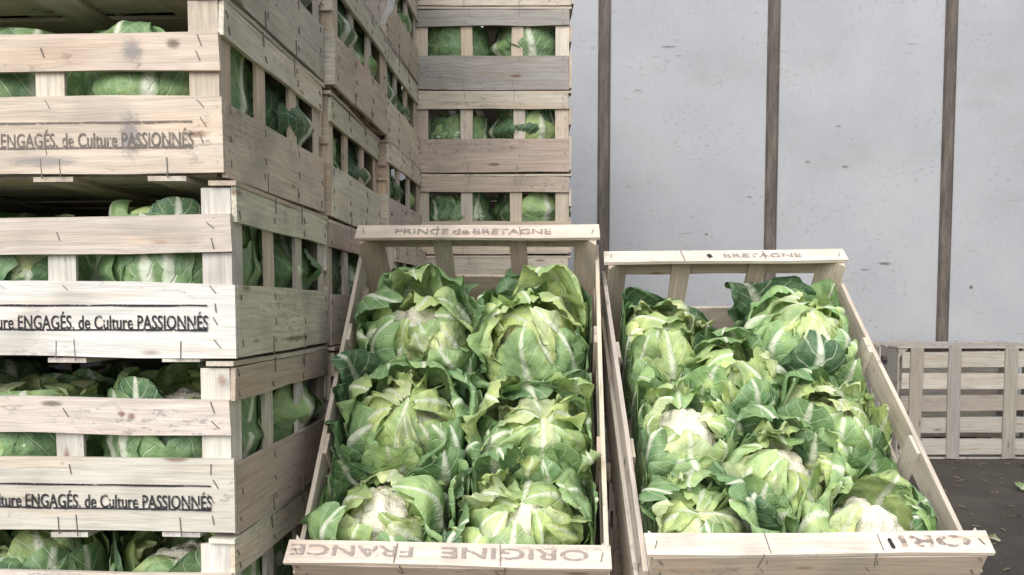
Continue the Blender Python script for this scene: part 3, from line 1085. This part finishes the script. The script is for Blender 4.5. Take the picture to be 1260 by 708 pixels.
for ci in (1, 2):
    RM, ctr = POSE[ci]
    TOP = Matrix.Translation(ctr) @ RM
    M = TOP @ Matrix.Translation((0, 0, -CH)) @ Matrix.Rotation(R(90), 4, 'Z')      # crate X -> frame Y
    lab = {1: 'tilted display crate of six cauliflowers beside the left stacks', 2: 'tilted display crate of eight cauliflowers in front of the panel wall'}[ci]
    root = make_crate(lab, 'tilted display crates', M, 500 + ci * 7, palette=TINTS[:4] + WHITES[3:], endpal=TINTS[:4])
    for o in root.children:
        if o.name.startswith('cap_slat'):
            o.color = ((0.63, 0.545, 0.465, 1), (0.67, 0.60, 0.515, 1))[ci - 1]
    # print on the far cap (reads upright from the near side) and on the near cap (turned round)
    zc = CH + 0.0014
    F = Matrix.Rotation(R(-90), 4, 'Z')          # print frame: x to the right of the viewer, y towards the far end
    if ci == 1:
        print_on(root, text_mesh('PRINCE', .088, .0125, .012), INK_FADED, F @ Matrix.Translation((-.135, CL / 2 - .0225, zc)))
        print_on(root, text_mesh('de', .028, .0125, .030), INK_FADED, F @ Matrix.Translation((-.041, CL / 2 - .0225, zc)))
        print_on(root, text_mesh('BRETAGNE', .128, .0125, .012), INK_FADED, F @ Matrix.Translation((-.007, CL / 2 - .0225, zc)))
        N = F @ Matrix.Rotation(R(180), 4, 'Z')
        print_on(root, text_mesh('ORIGINE', .180, .0145, .012), INK_FADED, N @ Matrix.Translation((-.172, CL / 2 - .0240, zc)))
        print_on(root, text_mesh('FRANCE', .152, .0145, .012), INK_FADED, N @ Matrix.Translation((.043, CL / 2 - .0240, zc)))
    else:
        print_on(root, text_mesh('BRETAGNE', .128, .0115, .012), INK_FADED, F @ Matrix.Translation((-.003, CL / 2 - .0220, zc)))
        N = F @ Matrix.Rotation(R(180), 4, 'Z')
        print_on(root, text_mesh('ORI', .083, .0165, .030), INK_FAINT, N @ Matrix.Translation((-.176, CL / 2 - .0240, zc)))
        for (x, y, w, h, a) in ((.083, -CL / 2 + .013, .0050, .0150, .12), (-.026, CL / 2 - .016, .0075, .0095, .4)):
            vs = [(-w / 2, -h / 2, 0), (w * .3, -h / 2, 0), (w * .5, -h * .3, 0), (w * .42, h * .45, 0), (-w * .1, h / 2, 0), (-w / 2, h * .35, 0)]
            mm = mesh('ink_mark', vs, [(0, 1, 2, 3, 4, 5)])
            print_on(root, mm, INK, F @ Matrix.Translation((x, y, zc)) @ Matrix.Rotation(a, 4, 'Z'), 'ink_mark')
    # heads
    spots = HEADS[ci]
    SPILL = (.10, .03)[ci - 1]
    RIM, FREE = ((.186, .035), (.176, .008))[ci - 1]
    for hi, (hx, hy, op, where, look) in enumerate(spots):
        r = random.Random(700 + ci * 20 + hi)
        H = Matrix.Translation((hx, hy, -CH + 0.0135 + (0.006 if ci == 2 else -0.001))) @ Matrix.Rotation(r.uniform(0, 6.28), 4, 'Z') @ Matrix.Rotation(r.uniform(-.1, .1), 4, 'X') @ Matrix.Rotation(r.uniform(-.1, .1), 4, 'Y')
        A = np.array(H)
        Ai = np.linalg.inv(A)
        others = [np.array((q[0], q[1])) for j, q in enumerate(spots) if j != hi]
        me = np.array((hx, hy))

        def lim(P, A=A, Ai=Ai, others=others, me=me):
            Q = P @ A[:3, :3].T + A[:3, 3]
            for ot in others:
                d = ot - me
                L = np.linalg.norm(d)
                if L > .30:
                    continue
                d = d / L
                q = (Q[:, :2] - me) @ d
                up = 0.020 + 0.22 * np.clip(Q[:, 2] + .07, 0, .1)
                q2 = softhi(q, L / 2 + up, .03)
                Q[:, :2] += (q2 - q)[:, None] * d
            for ax, b in ((0, RIM), (1, .283)):
                free = np.clip((Q[:, 2] + .03) / .03, 0, 1) * (FREE if ax == 0 else .0)
                Q[:, ax] = softhi(Q[:, ax], b + free, .02)
                fl = free
                if ax == 0 and SPILL:
                    fl = np.clip((Q[:, 2] + .045) / .02, 0, 1) * SPILL * np.clip((.0 - Q[:, 1]) / .08, 0, 1) + free
                Q[:, ax] = -softhi(-Q[:, ax], b + fl, .02)
            Q[:, 2] = softhi(Q[:, 2], -.002, .035)
            Q[:, 2] = np.maximum(Q[:, 2], -CH + .0125)
            return (Q - A[:3, 3]) @ Ai[:3, :3].T

        sz = (1.08, 1.0)[ci - 1] * r.uniform(.97, 1.04)
        place_head(head_parts(1000 + ci * 50 + hi, op, sz, lim, (6, 8, 8 if where == 'lower left' else 7), .75 if where in ('lower left', 'middle left') else .4, 42), TOP @ H,
                   'cauliflower at %s of %s display crate, %s' % (where, ('left', 'right')[ci - 1], look), 'cauliflowers in the display crates')

# what carries the display crates
PT = EYE - .452
for ci in (1, 2):
    RM, ctr = POSE[ci]
    pallet((ctr.x + .01, 1.36, 0), 0, .40, .95, PT, 'low pallet under the %s display crate' % ('left', 'right')[ci - 1])
for lev in range(2):
    M = Matrix.Translation((-.06, 1.545 + CW / 2 - .19 + .19, PT + lev * CH)) @ Matrix.Identity(4)
    M = Matrix.Translation((-.04, 1.548 + CL / 2, PT + lev * CH)) @ Matrix.Rotation(R(-90), 4, 'Z')
    make_crate('empty crate propping up the left display crate, %s of two' % ('lower', 'upper')[lev], 'crates propping up the display', M, 800 + lev)
M = Matrix.Translation((.355, 1.342 + CL / 2, PT)) @ Matrix.Rotation(R(-90), 4, 'Z')
make_crate('empty crate propping up the right display crate', 'crates propping up the display', M, 805)

# ------------------------------------------------------------------ empty crates on edge by the wall
for i, (y, flip, lab) in enumerate(((3.0, 1, 'empty crate standing on edge by the panel wall, bottom slats outward'), (3.425, -1, 'empty crate on edge behind another, against the panel wall'))):
    # bottom faces the camera (or the wall): crate Z -> +/-Y, crate Y -> Z, crate X along the wall
    A = Matrix(((1, 0, 0, 0), (0, 0, flip, 0), (0, -flip, 0, 0), (0, 0, 0, 1)))
    if flip > 0:
        A = Matrix(((1, 0, 0, 0), (0, 0, 1, 0), (0, -1, 0, 0), (0, 0, 0, 1)))
    else:
        A = Matrix(((1, 0, 0, 0), (0, 0, -1, 0), (0, 1, 0, 0), (0, 0, 0, 1)))
    M = Matrix.Translation((1.362 + CL / 2, y, CW / 2 + .002)) @ A
    make_crate(lab, 'empty crates on edge by the wall', M, 850 + i, palette=[(.36, .34, .305), (.30, .28, .25), (.41, .385, .345), (.32, .285, .25)])

# scuffs on the panels, just proud of the paint
for i, (x, z, w, h) in enumerate(SCUFFS):
    m = STAIN_MESH.copy()
    m.materials.append(STAIN_SCUFF if i % 3 else STAIN_DARK)
    o = link('scuff', m, wall)
    o.matrix_local = Matrix.Translation((x - .3, -.0015 - .0001 * (i % 5), z)) @ Matrix(((1, 0, 0, 0), (0, 0, -1, 0), (0, 1, 0, 0), (0, 0, 0, 1))) @ Matrix.Rotation(rnd.uniform(-.06, .06), 4, 'Z') @ Matrix.Diagonal((w / 2, h / 2, 1, 1))

# ------------------------------------------------------------------ small things
# black wheel at the right
wv, wf = [], []
n = 28
prof = [(0.020, -.014), (0.036, -.016), (0.043, -.010), (0.045, 0), (0.043, .010), (0.036, .016), (0.020, .014)]
for i in range(n):
    a = 6.2832 * i / n
    for (r_, h_) in prof:
        wv.append((r_ * math.cos(a), h_, r_ * math.sin(a)))
k = len(prof)
for i in range(n):
    for j in range(k):
        wf.append((i * k + j, i * k + (j + 1) % k, ((i + 1) % n) * k + (j + 1) % k, ((i + 1) % n) * k + j))
wh = link('castor_wheel', None)
wh.location = (1.750, 2.82, 0)
wh.rotation_euler = (0, 0, R(15))
tag(wh, 'small black wheel on the dark floor at the right edge', 'wheel')
o = link('tyre', mesh('tyre', wv, wf, True), wh, BLACK)
o.location = (0, 0, .045)
bm = bmesh.new()
bmesh.ops.create_cone(bm, cap_ends=True, segments=20, radius1=.021, radius2=.021, depth=.034, matrix=Matrix.Rotation(R(90), 4, 'X'))
hm = bpy.data.meshes.new('hub')
bm.to_mesh(hm)
bm.free()
o = link('hub', hm, wh, GREYMETAL)
o.location = (0, 0, .045)

# fallen leaf scraps
for i, (x, y, sz, rz, lab) in enumerate(((1.50, 2.47, .55, 1.0, 'fallen green leaf scrap on the dark floor near the wheel'), (1.12, 1.93, .4, 2.2, 'dull leaf scrap on the dark floor beside the right display crate'),
                                        (1.35, 2.15, .28, 4.0, 'tiny leaf scrap on the dark floor between crate and wall'),
                                        (1.10, 1.78, .5, 5.2, 'brown wilted leaf scrap nearest the right display crate corner'), (1.62, 2.66, .4, .4, 'flat brownish leaf scrap on the dark floor before the crates on edge'))):
    g = np.random.default_rng(60 + i)
    P, t, s, nt, ns = leaf_points(g, ((.0, .04, .09, .13), (.006, .02, .02, .012)), 0, .045, .2, .008, .003, 20, .2, .003)
    m = grid_mesh('leaf_scrap', P * sz, t, s, nt, ns)
    o = link('leaf_scrap', m, None, None, ((.2, .33, .12), (.16, .15, .06), (.2, .26, .1), (.2, .13, .07), (.14, .12, .06))[i])
    o.location = (x, y, .006)
    o.rotation_euler = (0, 0, rz)
    tag(o, lab, 'leaf', 'leaf scraps on the floor')

# torn strip of clear film hanging between the left crates
k = NT('clear_film')
a = k.principled((0.75, 0.77, 0.8), 0.25, None, 0.5)
tr = k.n('ShaderNodeBsdfTransparent')
mx = k.n('ShaderNodeMixShader')
mx.inputs[0].default_value = 0.55
k.link(tr.outputs[0], mx.inputs[1])
k.link(a, mx.inputs[2])
FILM = k.done(mx.outputs[0])
pts = [(-.292, 1.640, .515), (-.272, 1.652, .517), (-.250, 1.672, .533), (-.236, 1.690, .565), (-.228, 1.70, .61), (-.224, 1.705, .66), (-.222, 1.712, .70)]
vs = []
for i, p in enumerate(pts):
    w = .002 + .014 * min(1, i / 3)
    vs += [(p[0] - w * .4, p[1] - w, p[2] + EYE), (p[0] + w * .4, p[1] + w * .2, p[2] + EYE + w * .5)]
fs = [(2 * i, 2 * i + 2, 2 * i + 3, 2 * i + 1) for i in range(len(pts) - 1)]
o = link('plastic_strip', mesh('plastic_strip', vs, fs, True), None, FILM)
tag(o, 'curled clear plastic strip hanging from the far left crates', 'plastic strip')

# litter trodden into the floor: bits of leaf, straw and grit
g = np.random.default_rng(5)
vs, fs = [], []
for i in range(420):
    x, y = g.uniform(.75, 2.05), g.uniform(1.55, 3.35)
    ln, wd = g.uniform(.004, .022), g.uniform(.0015, .006)
    box_into(vs, fs, Matrix.Translation((x, y, .0022)) @ Matrix.Rotation(g.uniform(0, 6.28), 4, 'Z') @ Matrix.Rotation(g.normal(0, .12), 4, 'Y'), ln, wd, .002)
LIT = mat_simple('floor_litter', (0.05, 0.042, 0.03), (0.22, 0.19, 0.12), 30, 0.9, 0.1)
o = link('floor_litter', mesh('floor_litter', vs, fs), None, LIT)
tag(o, 'bits of straw, leaf and grit scattered on the dark floor', 'litter', kind='stuff')
